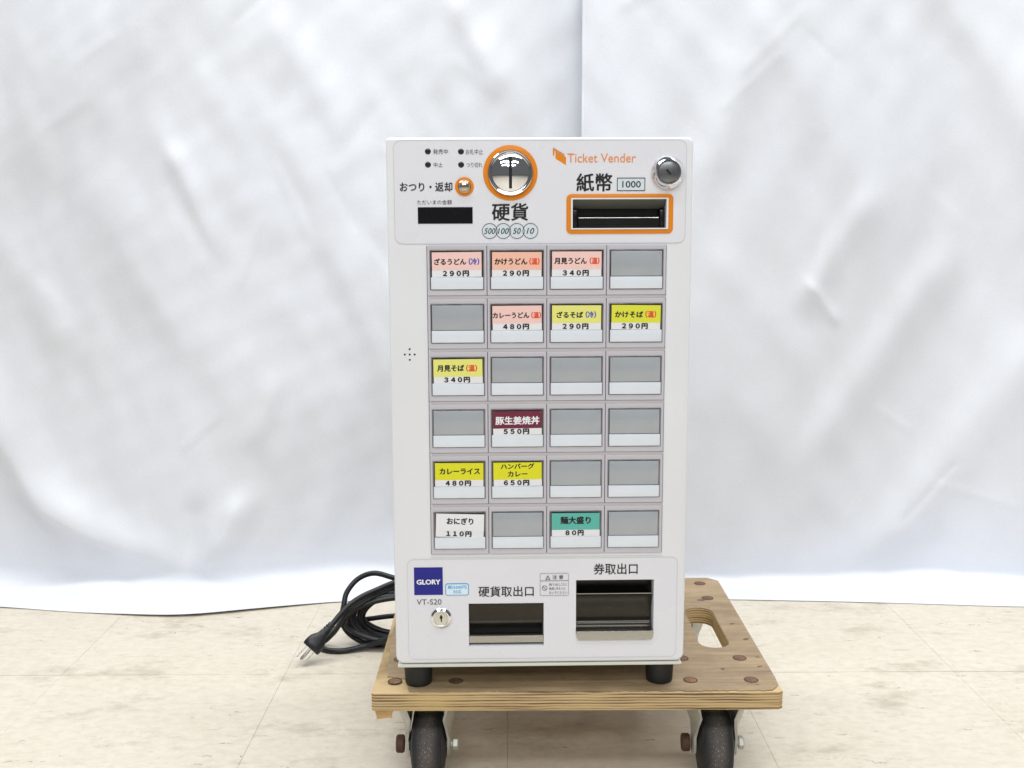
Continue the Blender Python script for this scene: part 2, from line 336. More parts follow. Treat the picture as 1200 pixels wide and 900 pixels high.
def plate_me(outlines, thick, bev=0.0, upright=True, seg=2):
    """flat plate with holes (first outline outer, the rest holes). Front face at 0, body goes back by thick.
    upright: outline (x, z), front towards -y."""
    cu = bpy.data.curves.new('c', 'CURVE'); cu.dimensions = '2D'; cu.fill_mode = 'BOTH'
    cu.extrude = max(0, thick / 2 - bev); cu.bevel_depth = bev; cu.bevel_resolution = seg; cu.offset = -bev
    for pts in outlines:
        s = cu.splines.new('POLY'); s.points.add(len(pts) - 1)
        for p, (x, y) in zip(s.points, pts): p.co = (x, y, 0, 1)
        s.use_cyclic_u = True
    o = bpy.data.objects.new('c', cu); me = bpy.data.meshes.new_from_object(o)
    bpy.data.objects.remove(o); bpy.data.curves.remove(cu)
    me.materials.clear()
    mtx = Matrix.Translation((0, 0, -thick / 2))
    if upright: mtx = Matrix.Rotation(math.radians(90), 4, 'X') @ mtx
    me.transform(mtx)
    bm = bmesh.new(); bm.from_mesh(me); bmesh.ops.remove_doubles(bm, verts=bm.verts[:], dist=1e-6)
    bmesh.ops.recalc_face_normals(bm, faces=bm.faces[:]); bm.to_mesh(me); bm.free()
    return me

MM = 0.001; FZ = 0.027                       # millimetres; face origin above the feet
def pz(pts): return [(x * MM, z * MM + FZ) for x, z in pts]
def plate(name, outlines, front, thick, m, parent, bev=0.0, smooth=None, label=None, kind=None):
    me = plate_me([pz(o) for o in outlines], thick * MM, bev * MM)
    return link(name, me, m, parent, (0, -front * MM, 0), smooth=smooth if smooth else (40 if bev else None), label=label, kind=kind)

TEXT = {}
def text_me(body, w, h, bold=0.0, shear=0.0, spacing=1.0):
    key = (body, w, h, bold, shear, spacing)
    if key in TEXT: return TEXT[key]
    cu = bpy.data.curves.new('t', 'FONT'); cu.body = body; cu.size = 1; cu.shear = shear
    cu.align_x = 'CENTER'; cu.resolution_u = 3; cu.space_character = spacing
    o = bpy.data.objects.new('t', cu); me = bpy.data.meshes.new_from_object(o)
    bpy.data.objects.remove(o); bpy.data.curves.remove(cu); me.materials.clear()
    xs = [v.co.x for v in me.vertices]; ys = [v.co.y for v in me.vertices]
    cx, cy = (min(xs) + max(xs)) / 2, (min(ys) + max(ys)) / 2
    sx, sy = w * MM / (max(xs) - min(xs)), h * MM / (max(ys) - min(ys))
    for v in me.vertices:
        v.co = ((v.co.x - cx) * sx, 0, (v.co.y - cy) * sy)
    if bold:                                  # heavier strokes: the same outlines, laid slightly apart
        d = bold * h * MM; bm = bmesh.new()
        for i, (dx, dz) in enumerate(((0, 0), (d, 0), (-d, 0), (0, d * 0.8), (0, -d * 0.8))):
            c = me.copy(); c.transform(Matrix.Translation((dx, i * 0.000004, dz))); bm.from_mesh(c); bpy.data.meshes.remove(c)
        bm.to_mesh(me); bm.free()
    TEXT[key] = me
    return me
def text(body, x0, z0, x1, z1, m, parent, front=0.5, bold=0.0, shear=0.0, name='lettering', local=False, rot=0):
    me = text_me(body, abs(x1 - x0), abs(z1 - z0), bold, shear)
    if me.materials and me.materials[0] is not m: me = me.copy(); me.materials.clear()
    o = link(name, me, m, parent, ((x0 + x1) / 2 * MM, -front * MM, (z0 + z1) / 2 * MM + (0 if local else FZ)))
    o.rotation_euler = (0, rot, 0)
    return o

def lathe_me(profile, n=48, axis='y'):
    """profile of (radius, depth); depth positive is towards the viewer (-y) or up for axis z"""
    bm = bmesh.new(); rings = []
    for r, d in profile:
        if r < 1e-6:
            rings.append([bm.verts.new((0, -d, 0) if axis == 'y' else (0, 0, d) if axis == 'z' else (d, 0, 0))])
        else:
            rg = []
            for k in range(n):
                a = 2 * math.pi * k / n; c, s = r * math.cos(a), r * math.sin(a)
                rg.append(bm.verts.new((c, -d, s) if axis == 'y' else (c, s, d) if axis == 'z' else (d, c, s)))
            rings.append(rg)
    for A, B in zip(rings, rings[1:]):
        for k in range(n):
            a, b = A[k % len(A)], A[(k + 1) % len(A)]; c, d = B[(k + 1) % len(B)], B[k % len(B)]
            f = []
            for v in (a, b, c, d):
                if v not in f: f.append(v)
            if len(f) > 2: bm.faces.new(f)
    return from_bm(bm)

def boolean(o, cutters):
    """cut meshes out of o and bake the result"""
    tmp = []
    for me in cutters:
        c = bpy.data.objects.new('cut', me); COL.objects.link(c); c.parent = o.parent; c.location = o.location
        md = o.modifiers.new('b', 'BOOLEAN'); md.object = c; md.operation = 'DIFFERENCE'; md.solver = 'EXACT'; tmp.append(c)
    bpy.context.view_layer.update()
    me = bpy.data.meshes.new_from_object(o.evaluated_get(bpy.context.evaluated_depsgraph_get()))
    o.modifiers.clear(); o.data = me
    for c in tmp: bpy.data.objects.remove(c)
    return o

def catmull(pts, n=10):
    P = [Vector(p) for p in pts]; P = [P[0] * 2 - P[1]] + P + [P[-1] * 2 - P[-2]]; out = []
    for i in range(1, len(P) - 2):
        a, b, c, d = P[i - 1:i + 3]
        for k in range(n):
            t = k / n
            out.append(0.5 * ((2 * b) + (c - a) * t + (2 * a - 5 * b + 4 * c - d) * t * t + (3 * b - a - 3 * c + d) * t ** 3))
    out.append(P[-2]); return out
def tube_me(pts, r, n=12):
    bm = bmesh.new(); prev = None; up = Vector((0, 0, 1)); rings = []
    rad = r if isinstance(r, (list, tuple)) else [r] * len(pts)
    for i, p in enumerate(pts):
        t = (pts[min(i + 1, len(pts) - 1)] - pts[max(i - 1, 0)]).normalized()
        side = (prev if prev is not None else t.orthogonal()); side = (side - t * side.dot(t)).normalized(); prev = side
        o2 = t.cross(side)
        rings.append([bm.verts.new(p + (side * math.cos(2 * math.pi * k / n) + o2 * math.sin(2 * math.pi * k / n)) * rad[i]) for k in range(n)])
    for A, B in zip(rings, rings[1:]):
        for k in range(n): bm.faces.new((A[k], A[(k + 1) % n], B[(k + 1) % n], B[k]))
    bm.faces.new(rings[0]); bm.faces.new(rings[-1])
    return from_bm(bm)

# ------------------------------------------------------------------ floor
floor = link('floor', box_me(-9, 9, -7, 9, -0.05, -0.0012), M['grout'], kind='structure')
TP = 0.2875
tile_bm = box_me(-TP / 2 + 0.00012, TP / 2 - 0.00012, -TP / 2 + 0.00045, TP / 2 - 0.00045, -0.004, 0, 0.0002, 1)
tile_bm.materials.append(M['floor'])
for i in range(-7, 8):
    for j in range(-8, 6):
        o = bpy.data.objects.new('floor_tile', tile_bm); COL.objects.link(o); o.parent = floor
        o.location = (-0.0065 + TP * (i + 0.5), 1.3075 + TP * (j - 0.5), random.uniform(-0.00012, 0.00012))
        o.rotation_euler = (random.uniform(-1, 1) * 0.0004, random.uniform(-1, 1) * 0.0004, 0)
# the plain floor beyond the tiled stretch is the same vinyl
def ring_sheet():
    x0, x1 = -0.0065 - 7 * TP, -0.0065 + 8 * TP; y0, y1 = 1.3075 - 9 * TP, 1.3075 + 5 * TP
    return plate_me([[(-9, -7), (9, -7), (9, 9), (-9, 9)], [(x0, y0), (x1, y0), (x1, y1), (x0, y1)]], 0.001, upright=False)
link('floor_covering', ring_sheet(), M['floor'], floor)

# ------------------------------------------------------------------ hanging white sheets
def smooth01(a, b, x):
    t = np.clip((x - a) / (b - a), 0, 1); return t * t * (3 - 2 * t)
def ridge(X, Z, x1, z1, x2, z2, w, amp, asym=1.0):
    dx, dz = x2 - x1, z2 - z1; L = math.hypot(dx, dz); ux, uz = dx / L, dz / L
    u = (X - x1) * ux + (Z - z1) * uz; t = (X - x1) * -uz + (Z - z1) * ux
    ww = np.where(t > 0, w, w * asym)
    end = np.exp(-(np.clip(-u, 0, None) / (w * 1.6)) ** 2) * np.exp(-(np.clip(u - L, 0, None) / (w * 1.6)) ** 2)
    return amp * np.exp(-(t / ww) ** 2) * end
def waves(X, Z, seed, n, lmin, lmax, amp):
    rs = np.random.RandomState(seed); D = np.zeros_like(X)
    for _ in range(n):
        lam = math.exp(rs.uniform(math.log(lmin), math.log(lmax))); a = rs.normal(0.45 if rs.rand() < 0.5 else 2.6, 0.32)
        ph = rs.uniform(0, 6.28); k = 2 * math.pi / lam
        cx, cz, rad = rs.uniform(-1.1, 1.1), rs.uniform(0, 1.3), rs.uniform(0.25, 0.6)
        D += amp * (lam / lmax) ** 1.6 * np.sin(k * (X * math.cos(a) + Z * math.sin(a)) + ph) * np.exp(-((X - cx) ** 2 + (Z - cz) ** 2) / rad ** 2)
    return D

def sheet(name, label, x0, x1, hem, crease, rad, lean, ridges, seed, shift=0.0, edge_curl=0.0, lift=0.0):
    step = 0.0045; ns = 420
    xs = np.arange(x0, x1 + step / 2, step)
    s = np.concatenate([np.linspace(0, 0.34, 130)[:-1], np.linspace(0.34, 2.6, ns)])
    X, S = np.meshgrid(xs, s)
    hx, hy = zip(*hem); cx, cy = zip(*crease)
    k = np.hanning(41); k /= k.sum()
    def sm(v): return np.convolve(np.pad(v, 20, 'edge'), k, 'valid')
    yh = sm(np.interp(xs, hx, hy)); yc = sm(np.interp(xs, cx, cy)); r = rad
    Lf = (yc - yh - r)[None, :]
    a = np.clip((S - Lf) / r, 0, math.pi / 2 + lean)
    amax = math.pi / 2 + lean
    flat = np.minimum(S, Lf)
    rest = np.clip(S - Lf - r * amax, 0, None)
    Y = yh[None, :] + flat + r * np.sin(a) + rest * math.cos(amax)
    Z = 0.0014 + r * (1 - np.cos(a)) + rest * math.sin(amax)
    up = smooth01(0.0, 0.09, Z)
    D = waves(X, Z, seed, 46, 0.12, 0.8, 0.0031)
    D = D + waves(X, Z, seed + 50, 60, 0.035, 0.11, 0.0007)
    for rg in ridges: D = D + ridge(X, Z, *rg) * 0.75
    rc = np.random.RandomState(seed + 9)      # small crisp creases left by handling
    for _ in range(45):
        x_, z_ = rc.uniform(-1.0, 1.0), rc.uniform(0.05, 1.0); a_ = rc.normal(2.1 if rc.rand() < 0.6 else 0.9, 0.35); l_ = rc.uniform(0.02, 0.11)
        if not (xs[0] - 0.1 < x_ < xs[-1] + 0.1): continue
        D = D + ridge(X, Z, x_, z_, x_ + l_ * math.cos(a_), z_ + l_ * math.sin(a_), rc.uniform(0.006, 0.016), rc.choice([-1, 1]) * rc.uniform(0.0004, 0.0013), rc.uniform(0.4, 1.0))
    D = D * up
    Y = Y - D * np.sin(a); Z = Z + D * np.cos(a) * 0.2
    low = 1 - smooth01(0.0, 0.2, Z)
    Z = Z + low * np.abs(np.sin(X * 9 + 1.3 * seed) * np.sin(X * 23 + S * 14)) * 0.004 * smooth01(0, 0.06, S)
    Z = Z + lift * np.exp(-S / 0.012) * (0.5 + 0.5 * np.sin(X * 13 + 1.1))
    if edge_curl: Y = Y - edge_curl * np.exp(-(X - x0) / 0.02)
    xe = X + shift * Z
    co = np.stack([xe, Y, Z], -1).reshape(-1, 3)
    nx, nz = len(xs), len(s); idx = np.arange(nx * nz).reshape(nz, nx)
    f = np.stack([idx[:-1, :-1], idx[:-1, 1:], idx[1:, 1:], idx[1:, :-1]], -1).reshape(-1, 4)
    me = bpy.data.meshes.new(name); me.from_pydata(co.tolist(), [], f.tolist()); me.materials.append(M['cloth'])
    me.polygons.foreach_set('use_smooth', [True] * len(me.polygons))
    o = bpy.data.objects.new(name, me); COL.objects.link(o)
    md = o.modifiers.new('t', 'SOLIDIFY'); md.thickness = 0.0005; md.offset = -1
    o['label'] = label; o['category'] = 'backdrop'
    return o

Rl = [(-0.92, 0.42, -0.736, 0.13, 0.055, 0.020, 0.5), (-0.736, 0.13, -0.53, 0.01, 0.042, 0.020, 0.6),
      (-0.435, 0.12, -0.50, 0.0, 0.026, 0.018), (-0.50, 0.12, -0.515, -0.02, 0.02, -0.008), (-0.50, 0.66, -0.455, 0.56, 0.022, 0.006, 0.6),
      (-0.335, 0.85, -0.25, 0.70, 0.030, 0.005, 0.8), (-0.076, 0.889, -0.03, 0.80, 0.02, 0.006),
      (-0.533, 0.93, -0.712, 0.72, 0.07, 0.010), (-0.372, 0.31, -0.401, 0.25, 0.018, 0.004),
      (-0.60, 0.56, -0.42, 0.30, 0.07, 0.008, 0.6), (-0.30, 0.62, -0.18, 0.30, 0.06, 0.007, 0.5),
      (-0.769, 0.528, -0.708, 0.419, 0.03, 0.006), (0.0, 0.80, 0.05, 0.70, 0.03, 0.006),
      (-0.27, 0.30, -0.30, 0.12, 0.03, 0.006)]
Rr = [(0.65, 0.48, 0.50, 0.25, 0.04, 0.010, 0.8), (0.79, 0.34, 0.616, 0.077, 0.055, 0.013, 0.7),
      (0.64, 0.95, 0.82, 0.66, 0.045, 0.011, 0.7), (0.535, 0.585, 0.469, 0.48, 0.028, 0.007, 0.8),
      (0.469, 0.469, 0.50, 0.43, 0.010, 0.005, 0.6), (0.345, 0.80, 0.315, 0.68, 0.03, 0.007),
      (0.387, 0.27, 0.48, 0.15, 0.035, 0.006), (0.40, 0.85, 0.55, 0.62, 0.06, 0.007, 0.6),
      (0.33, 0.50, 0.44, 0.38, 0.03, 0.004)]
sheet('hanging_sheet', "left white hanging sheet, its hem dipping forward on the floor beside the cord",
      -1.7, 0.26, [(-1.7, 1.60), (-0.78, 1.558), (-0.64, 1.531), (-0.487, 1.509), (-0.386, 1.54), (-0.264, 1.578), (0.26, 1.60)],
      [(-1.7, 1.69), (-0.8, 1.665), (-0.487, 1.625), (-0.276, 1.675), (0.26, 1.695)], 0.032, 0.0, Rl, 3, lift=0.0035)
sheet('hanging_sheet', "right white hanging sheet overlapping the other, with a small pinched crease",
      0.104, 1.9, [(0.10, 1.585), (0.327, 1.579), (0.52, 1.5655), (0.646, 1.553), (0.769, 1.54), (1.9, 1.52)],
      [(0.10, 1.650), (0.346, 1.656), (0.56, 1.676), (0.705, 1.686), (0.825, 1.650), (1.9, 1.65)], 0.013, 0.0, Rr, 11, 0.003, 0.006)

# ------------------------------------------------------------------ wooden dolly
DX0, DX1, DY0, DY1, DT, DB = -0.140, 0.2645, 0.990, 1.334, 0.118, 0.0985
DCX, DCY = (DX0 + DX1) / 2, (DY0 + DY1) / 2
dolly = thing('wooden_dolly', "worn plywood dolly on four casters, carrying the white ticket machine", 'dolly', (DCX, DCY, 0))
def dl(pts): return [(x - DCX, y - DCY) for x, y in pts]
def jag(p, q, n, amp):
    out = []
    for k in range(n):
        t = k / n; out.append((p[0] + (q[0] - p[0]) * t + random.uniform(-amp, amp), p[1] + (q[1] - p[1]) * t + random.uniform(-amp, amp)))
    return out
deck_out = ([(DX0 + 0.001, DY0 + 0.002), (DX0 + 0.004, DY0)] + [(DX1 - 0.004, DY0), (DX1, DY0 + 0.003)] +
            [(DX1, DY1 - 0.012), (DX1 - 0.012, DY1), (DX0 + 0.012, DY1), (DX0, DY1 - 0.012)])
slot_r = rrect(0.2032, 1.0995, 0.2358, 1.2225, 0.0155, 8)
slot_l = [(2 * DCX - x, y) for x, y in slot_r][::-1]
link('deck', plate_me([dl(deck_out), dl(slot_r), dl(slot_l)], DT - DB - 0.0012, 0.0006, upright=False), M['woodedge'], dolly, (0, 0, DT - 0.0012), smooth=35)
left = [(DX0 + 0.0005, DY1 - 0.012)] + jag((DX0 + 0.001, 1.28), (DX0 + 0.005, 1.12), 10, 0.0007) + jag((DX0 + 0.005, 1.12), (DX0 + 0.013, 1.028), 9, 0.0009) + \
       jag((DX0 + 0.0135, 1.028), (DX0 + 0.032, 1.024), 6, 0.0012) + jag((DX0 + 0.032, 1.022), (DX0 + 0.037, 0.998), 6, 0.0015)
front = jag((DX0 + 0.038, 0.9930), (DX1 - 0.012, 0.9920), 90, 0.0012) + [(DX1 - 0.010, 0.993), (DX1 - 0.006, 0.998), (DX1 - 0.002, 1.004)]
ven = left + front + [(DX1 - 0.0005, 1.02), (DX1 - 0.0005, DY1 - 0.0125), (DX1 - 0.0125, DY1 - 0.0005), (DX0 + 0.0125, DY1 - 0.0005)]
holes = [[(x, y) for x, y in rrect(0.2030, 1.0993, 0.2360, 1.2227, 0.0157, 8)], [(2 * DCX - x, y) for x, y in rrect(0.2030, 1.0993, 0.2360, 1.2227, 0.0157, 8)][::-1]]
link('top_veneer', plate_me([dl(ven), dl(holes[0]), dl(holes[1])], 0.0011, upright=False), M['woodtop'], dolly, (0, 0, DT))
# broken wood under the front left corner
bm = bmesh.new(); bmesh.ops.create_cube(bm, size=1)
bmesh.ops.subdivide_edges(bm, edges=bm.edges[:], cuts=3, use_grid_fill=True)
for v in bm.verts:
    v.co = Vector((v.co.x * 0.0165, v.co.y * 0.03, v.co.z * 0.011))
    v.co += Vector((mnoise.noise(v.co * 160), mnoise.noise(v.co * 160 + Vector((5, 0, 0))), mnoise.noise(v.co * 160 + Vector((0, 9, 0))))) * 0.0022
    if v.co.z < 0: v.co.x *= 0.88
link('wood_splinter', from_bm(bm), M['chip'], dolly, (DX0 + 0.0125 - DCX, DY0 + 0.022 - DCY, DB - 0.0052), smooth=50)

bolt_pts = []
CX = [(-0.088), 0.208]; CY = [1.0435, 1.2835]
head = lathe_me([(0, -0.0006), (0.0042, -0.0006), (0.0052, -0.0001), (0.0056, 0.0002), (0.0062, 0.0006)], 20, 'z')
rim = lathe_me([(0.0062, 0.0007), (0.0072, 0.00055), (0.0078, 0.0001)], 20, 'z')
def bolt_me():
    bm = bmesh.new(); n = 24
    prof = [(0, 0.0008), (0.0025, 0.0007), (0.0045, 0.0006), (0.0055, 0.0006), (0.0062, 0.0001)]
    rings = []
    for r, z in prof:
        rings.append([bm.verts.new((r * math.cos(2 * math.pi * k / n) * (1 + 0.05 * math.sin(3 * k)), r * math.sin(2 * math.pi * k / n), z)) for k in range(n)] if r else [bm.verts.new((0, 0, z))])
    for A, B in zip(rings, rings[1:]):
        for k in range(n):
            f = []
            for v in (A[k % len(A)], A[(k + 1) % len(A)], B[(k + 1) % n], B[k]):
                if v not in f: f.append(v)
            bm.faces.new(f)
    return from_bm(bm)
bolts = []
for rc_ in ((138, 104, 74), (104, 80, 64), (120, 90, 68)):
    bme = bolt_me(); bme.materials.append(mat('rusty_bolt_top', rc_, 0.72, 0.25, var=0.4, vscale=300, bump=0.5, bscale=700)); bolts.append(bme)
rec_me = plate_me([circ(0, 0, 0.0073, 24)], 0.0006, upright=False); rec_me.transform(Matrix.Translation((0, 0, 0.0003))); rec_me.materials.append(mat('recess_dark', (84, 66, 50), 0.8, var=0.3, vscale=300))
# flush rusty carriage bolts, four above each caster
for cx in CX:
    for cy in CY:
        for sx in (-1, 1):
            for sy in (-1, 1):
                link('bolt_recess', rec_me, None, dolly, (cx + sx * 0.0305 - DCX, cy + sy * 0.0275 - DCY, DT))
                link('bolt_head', random.choice(bolts), None, dolly, (cx + sx * 0.0305 - DCX, cy + sy * 0.0275 - DCY, DT - 0.0001), smooth=60)
def knot(x, y, w, h, a):
    n = 18; pts = []
    for k in range(n):
        t = 2 * math.pi * k / n; r = 1 + 0.35 * mnoise.noise(Vector((x * 90 + math.cos(t) * 1.5, y * 90 + math.sin(t) * 1.5, 0)))
        px, py = w * r * math.cos(t), h * r * math.sin(t)
        pts.append((x + px * math.cos(a) - py * math.sin(a) - DCX, y + px * math.sin(a) + py * math.cos(a) - DCY))
    link('wood_knot', plate_me([pts], 0.0004, upright=False), M['knot'], dolly, (0, 0, DT + 0.0002))
M['knot'] = mat("dark_knot", (104, 84, 66), 0.7, var=0.3, vscale=200)
knot(0.2510, 1.1697, 0.0030, 0.0016, 0.3); knot(0.2583, 1.0734, 0.0022, 0.0012, 0); knot(0.2545, 1.0489, 0.0035, 0.0014, 0.4)
knot(0.2299, 1.2497, 0.006, 0.0035, 0.2); knot(0.2565, 1.1233, 0.004, 0.0022, 0.5); knot(0.2154, 1.0428, 0.0022, 0.0024, 0)

# caster: built once, then copied with its parts and sub-parts
def fork_me():
    bm = bmesh.new()
    for s in (-1, 1):
        prof = [  # (z, half width along y, x offset)
            (-0.0035, 0.030, 0.0315), (-0.012, 0.0285, 0.0325), (-0.024, 0.024, 0.0295), (-0.036, 0.0165, 0.0250), (-0.050, 0.0125, 0.0236), (-0.0665, 0.0105, 0.0232), (-0.0705, 0.007, 0.0232)]
        o_, i_ = [], []
        for z, hw, x in prof:
            row_o = []; row_i = []
            for k in range(7):
                t = -1 + 2 * k / 6; curl = 0.011 * (t ** 2) * (1 if z > -0.03 else 0.45 if z > -0.04 else 0.12)
                row_o.append(bm.verts.new((s * (x - curl), hw * t, z))); row_i.append(bm.verts.new((s * (x - curl - 0.0024), hw * t, z)))
            o_.append(row_o); i_.append(row_i)
        for A in (o_, i_):
            for r0, r1 in zip(A, A[1:]):
                for k in range(6): bm.faces.new((r0[k], r0[k + 1], r1[k + 1], r1[k]))
        for r in (0, -1):
            for k in range(6): bm.faces.new((o_[r][k], o_[r][k + 1], i_[r][k + 1], i_[r][k]))
        for k in (0, 6):
            for j in range(len(prof) - 1): bm.faces.new((o_[j][k], o_[j + 1][k], i_[j + 1][k], i_[j][k]))
    bm2 = lathe_me([(0, -0.002), (0.028, -0.002), (0.0315, -0.004), (0.031, -0.0075), (0.026, -0.010), (0, -0.010)], 32, 'z')
    bm.from_mesh(bm2)
    return from_bm(bm)
def make_caster():
    c = bpy.data.objects.new('caster', None); COL.objects.link(c); c.parent = dolly; c.empty_display_size = 0.02
    link('mounting_plate', box_me(-0.037, 0.037, -0.036, 0.036, -0.0022, 0, 0.0006), M['galv'], c, smooth=40)
    link('fork', fork_me(), M['galv'], c, smooth=45)
    R = 0.0375; prof = []
    for k in range(25):
        t = math.pi * (k / 24); x = -math.cos(t) * 0.0152; e = math.sin(t) ** 0.42
        prof.append((0.0285 + (R - 0.0285) * e, x))
    prof = [(0.006, -0.0186), (0.0130, -0.0186), (0.0150, -0.0178), (0.0215, -0.0170), (0.0255, -0.0158)] + prof + [(0.0255, 0.0158), (0.0215, 0.0170), (0.0150, 0.0178), (0.0130, 0.0186), (0.006, 0.0186)]
    link('wheel', lathe_me(prof, 64, 'x'), M['wheel'], c, (0, 0, 0.0375 - DB), smooth=50)
    link('axle', lathe_me([(0, -0.0225), (0.004, -0.0225), (0.004, 0.030), (0.0034, 0.0305), (0, 0.0305)], 20, 'x'), M['galv'], c, (0, 0, 0.0380 - DB), smooth=40)
    link('bolt_cap', lathe_me([(0, -0.0335), (0.0080, -0.0335), (0.0092, -0.0322), (0.0092, -0.0262), (0.0080, -0.0250), (0.004, -0.0250)], 12, 'x'), M['rust'], c, (0, 0, 0.0380 - DB), smooth=40)
    link('nut', lathe_me([(0.0, 0.0308), (0.0062, 0.0308), (0.007, 0.0298), (0.007, 0.0258), (0.0058, 0.0248), (0.004, 0.0248)], 6, 'x'), M['galv'], c, (0, 0, 0.0380 - DB))
    nb = lathe_me([(0, 0), (0.0058, 0), (0.0058, -0.004), (0.0035, -0.0045), (0.0035, -0.0065), (0, -0.0065)], 6, 'z')
    nb.materials.append(M['galv'])
    for sx in (-1, 1):
        for sy in (-1, 1): link('plate_nut', nb, None, c, (sx * 0.0305, sy * 0.0275, -0.0022))
    return c
def dup(o, parent=None):
    c = o.copy(); COL.objects.link(c); c.parent = parent
    for ch in list(o.children): dup(ch, c)
    return c
cast = make_caster(); spots = [(cx, cy) for cy in CY for cx in CX]
for i, (cx, cy) in enumerate(spots):
    c = cast if i == 0 else dup(cast, dolly)
    c.location = (cx - DCX, cy - DCY, DB - 0.0001); c.rotation_euler = (0, 0, [0.01, -0.02, 0.25, -0.3][i])

# ------------------------------------------------------------------ ticket machine
machine = thing('ticket_machine', "white tabletop meal ticket vending machine with rows of price buttons, standing on the wooden dolly",
                'ticket machine', (0.026, 0.99, DT), math.radians(1.1))
T_OUT = (35.2, 31.6, 110.2, 85.8); C_OUT = (-68.6, 20.5, 3.7, 63.4); B_IN = (30.0, 421.5, 116.6, 448.0)
def rect(b, g=0): return [(b[0] - g, b[1] - g), (b[2] + g, b[1] - g), (b[2] + g, b[3] + g), (b[0] - g, b[3] + g)]
CS = (-26.75, 471.8)
plate('front_panel', [rrect(-139.6, 3.4, 140.4, 503.4, (8, 8, 6, 3), 8), rect(T_OUT), rect(C_OUT), rect(B_IN), circ(*CS, 17.5)], 0, 20, M['paint'], machine, bev=2.0, smooth=30)
# white shell behind, open cavities inside
link('cabinet', box_me(-0.137, 0.138, 0.0212, 0.255, 0.0275, 0.5285, 0.0025), M['cabinet'], machine, smooth=40)
plate('base_tray', [rrect(-138.2, -0.8, 138.6, 2.1, 1.2)], -0.6, 240, M['tray'], machine, bev=0.5)
foot_me = lathe_me([(0, 0), (0.0118, 0), (0.0132, 0.0012), (0.0146, 0.0262), (0, 0.0262)], 36, 'z'); foot_me.materials.append(M['rubber'])
for sx in (-1, 1):
    for y in (0.026, 0.22): link('rubber_foot', foot_me, None, machine, (0.0005 + sx * 0.1205, y, 0), smooth=40)
for dx, dz in ((0, 0), (4.6, 0), (-4.6, 0), (0, 5.0), (0, -5.0)):
    plate('speaker_hole', [circ(-121.2 + dx, 305.8 + dz, 0.95, 16)], 0.06, 0.05, M['dark'], machine)

def film(name, out, front, m, w=0.35, mline=None):
    """printed film with a fine edge line"""
    o = plate(name, [out], front, 0.15, m, machine)
    return o
def outline_ring(x0, z0, x1, z1, r, w, front, m, parent, name='edge_line', n=6):
    return plate(name, [rrect(x0, z0, x1, z1, r, n), rrect(x0 + w, z0 + w, x1 - w, z1 - w, max(0.05, r - w) if r else 0, n)], front, 0.08, m, parent)

def film_with_holes(name, box, r, holes, front=0.25):
    return plate(name, [rrect(*box, r)] + holes, front, 0.2, M['decal'], machine)
up = film_with_holes('upper_decal', (-132.7, 408.0, 134.0, 501.0), 7, [rect(B_IN, 0.2), circ(*CS, 17.7)])
outline_ring(-132.9, 407.8, 134.2, 501.2, 7.2, 0.35, 0.3, M['line'], up)
lo = film_with_holes('lower_decal', (-127.0, 8.0, 132.6, 108.2), 6, [rect(T_OUT, 0.2), rect(C_OUT, 0.2)])
outline_ring(-127.2, 7.8, 132.8, 108.4, 6.2, 0.28, 0.3, M['line'], lo)

# --- upper decal print
for (cx, cz, s, x0, z0, x1, z1) in ((-101.5, 491.1, '発売中', -96.8, 488.6, -83.3, 493.1), (-71.5, 490.9, 'お札中止', -67.1, 488.2, -51.6, 493.0),
                                    (-101.6, 479.3, '中止', -96.5, 476.9, -88.3, 481.2), (-71.5, 479.2, 'つり切れ', -66.6, 476.7, -52.3, 481.0)):
    link('indicator_lamp', lathe_me([(0, 0.35 * MM), (2.1 * MM, 0.3 * MM), (2.75 * MM, 0.1 * MM), (2.75 * MM, -0.2 * MM)], 20), M['lampdot'], machine,
         (cx * MM, -0.3 * MM, cz * MM + FZ), smooth=60)
    text(s, x0, z0, x1, z1, M['greyink'], up, 0.32)
text('おつり・返却', -127.3, 455.3, -79.8, 463.5, M['ink'], up, 0.32, 0.022)
text('ただいまの金額', -111.9, 443.5, -80.3, 447.7, M['greyink'], up, 0.32)
d = plate('display_window', [rrect(-111.5, 426.2, -61.4, 441.2, 0.4)], 0.7, 1.0, M['display'], machine, bev=0.2)
text('硬貨', -43.6, 428.9, -10.8, 444.4, M['ink'], up, 0.32, 0.022)
for k, s in enumerate(('500', '100', '50', '10')):
    cx = -45.9 + k * 12.45; cz = 419.4
    cm = plate('coin_mark', [circ(cx, cz, 6.85)], 0.30 + 0.03 * k, 0.04, M['coinblue'], machine)
    plate('edge_line', [circ(cx, cz, 7.1), circ(cx, cz, 6.65)], 0.34 + 0.03 * k, 0.04, M['ink'], cm)
    w = {3: 10.2, 2: 7.2}[len(s)]
    text(s, cx - w / 2, cz - 2.6, cx + w / 2, cz + 2.6, M['ink'], cm, 0.38 + 0.03 * k, 0.0, 0.25)
text('Ticket Vender', 25.3, 480.9, 87.7, 488.9, M['orangeink'], up, 0.32)
lg = plate('ticket_logo', [[(14.3, 491.0), (24.1, 485.6), (23.9, 478.5), (14.4, 484.3)]], 0.34, 0.05, M['orange'], machine)
plate('ticket_flap', [[(12.0, 494.3), (22.6, 488.2), (22.6, 486.9), (13.4, 491.9), (13.2, 487.0), (12.0, 487.7)]], 0.36, 0.05, M['orange'], lg)
text('紙幣', 33.8, 455.0, 66.1, 471.0, M['ink'], up, 0.32, 0.022)
nb = plate('note_mark', [[(70.7, 455.2), (96.5, 455.2), (96.5, 467.1), (70.7, 467.1)]], 0.32, 0.04, M['coinblue'], machine)
outline_ring(70.7, 455.2, 96.5, 467.1, 0, 0.6, 0.36, M['ink'], nb)
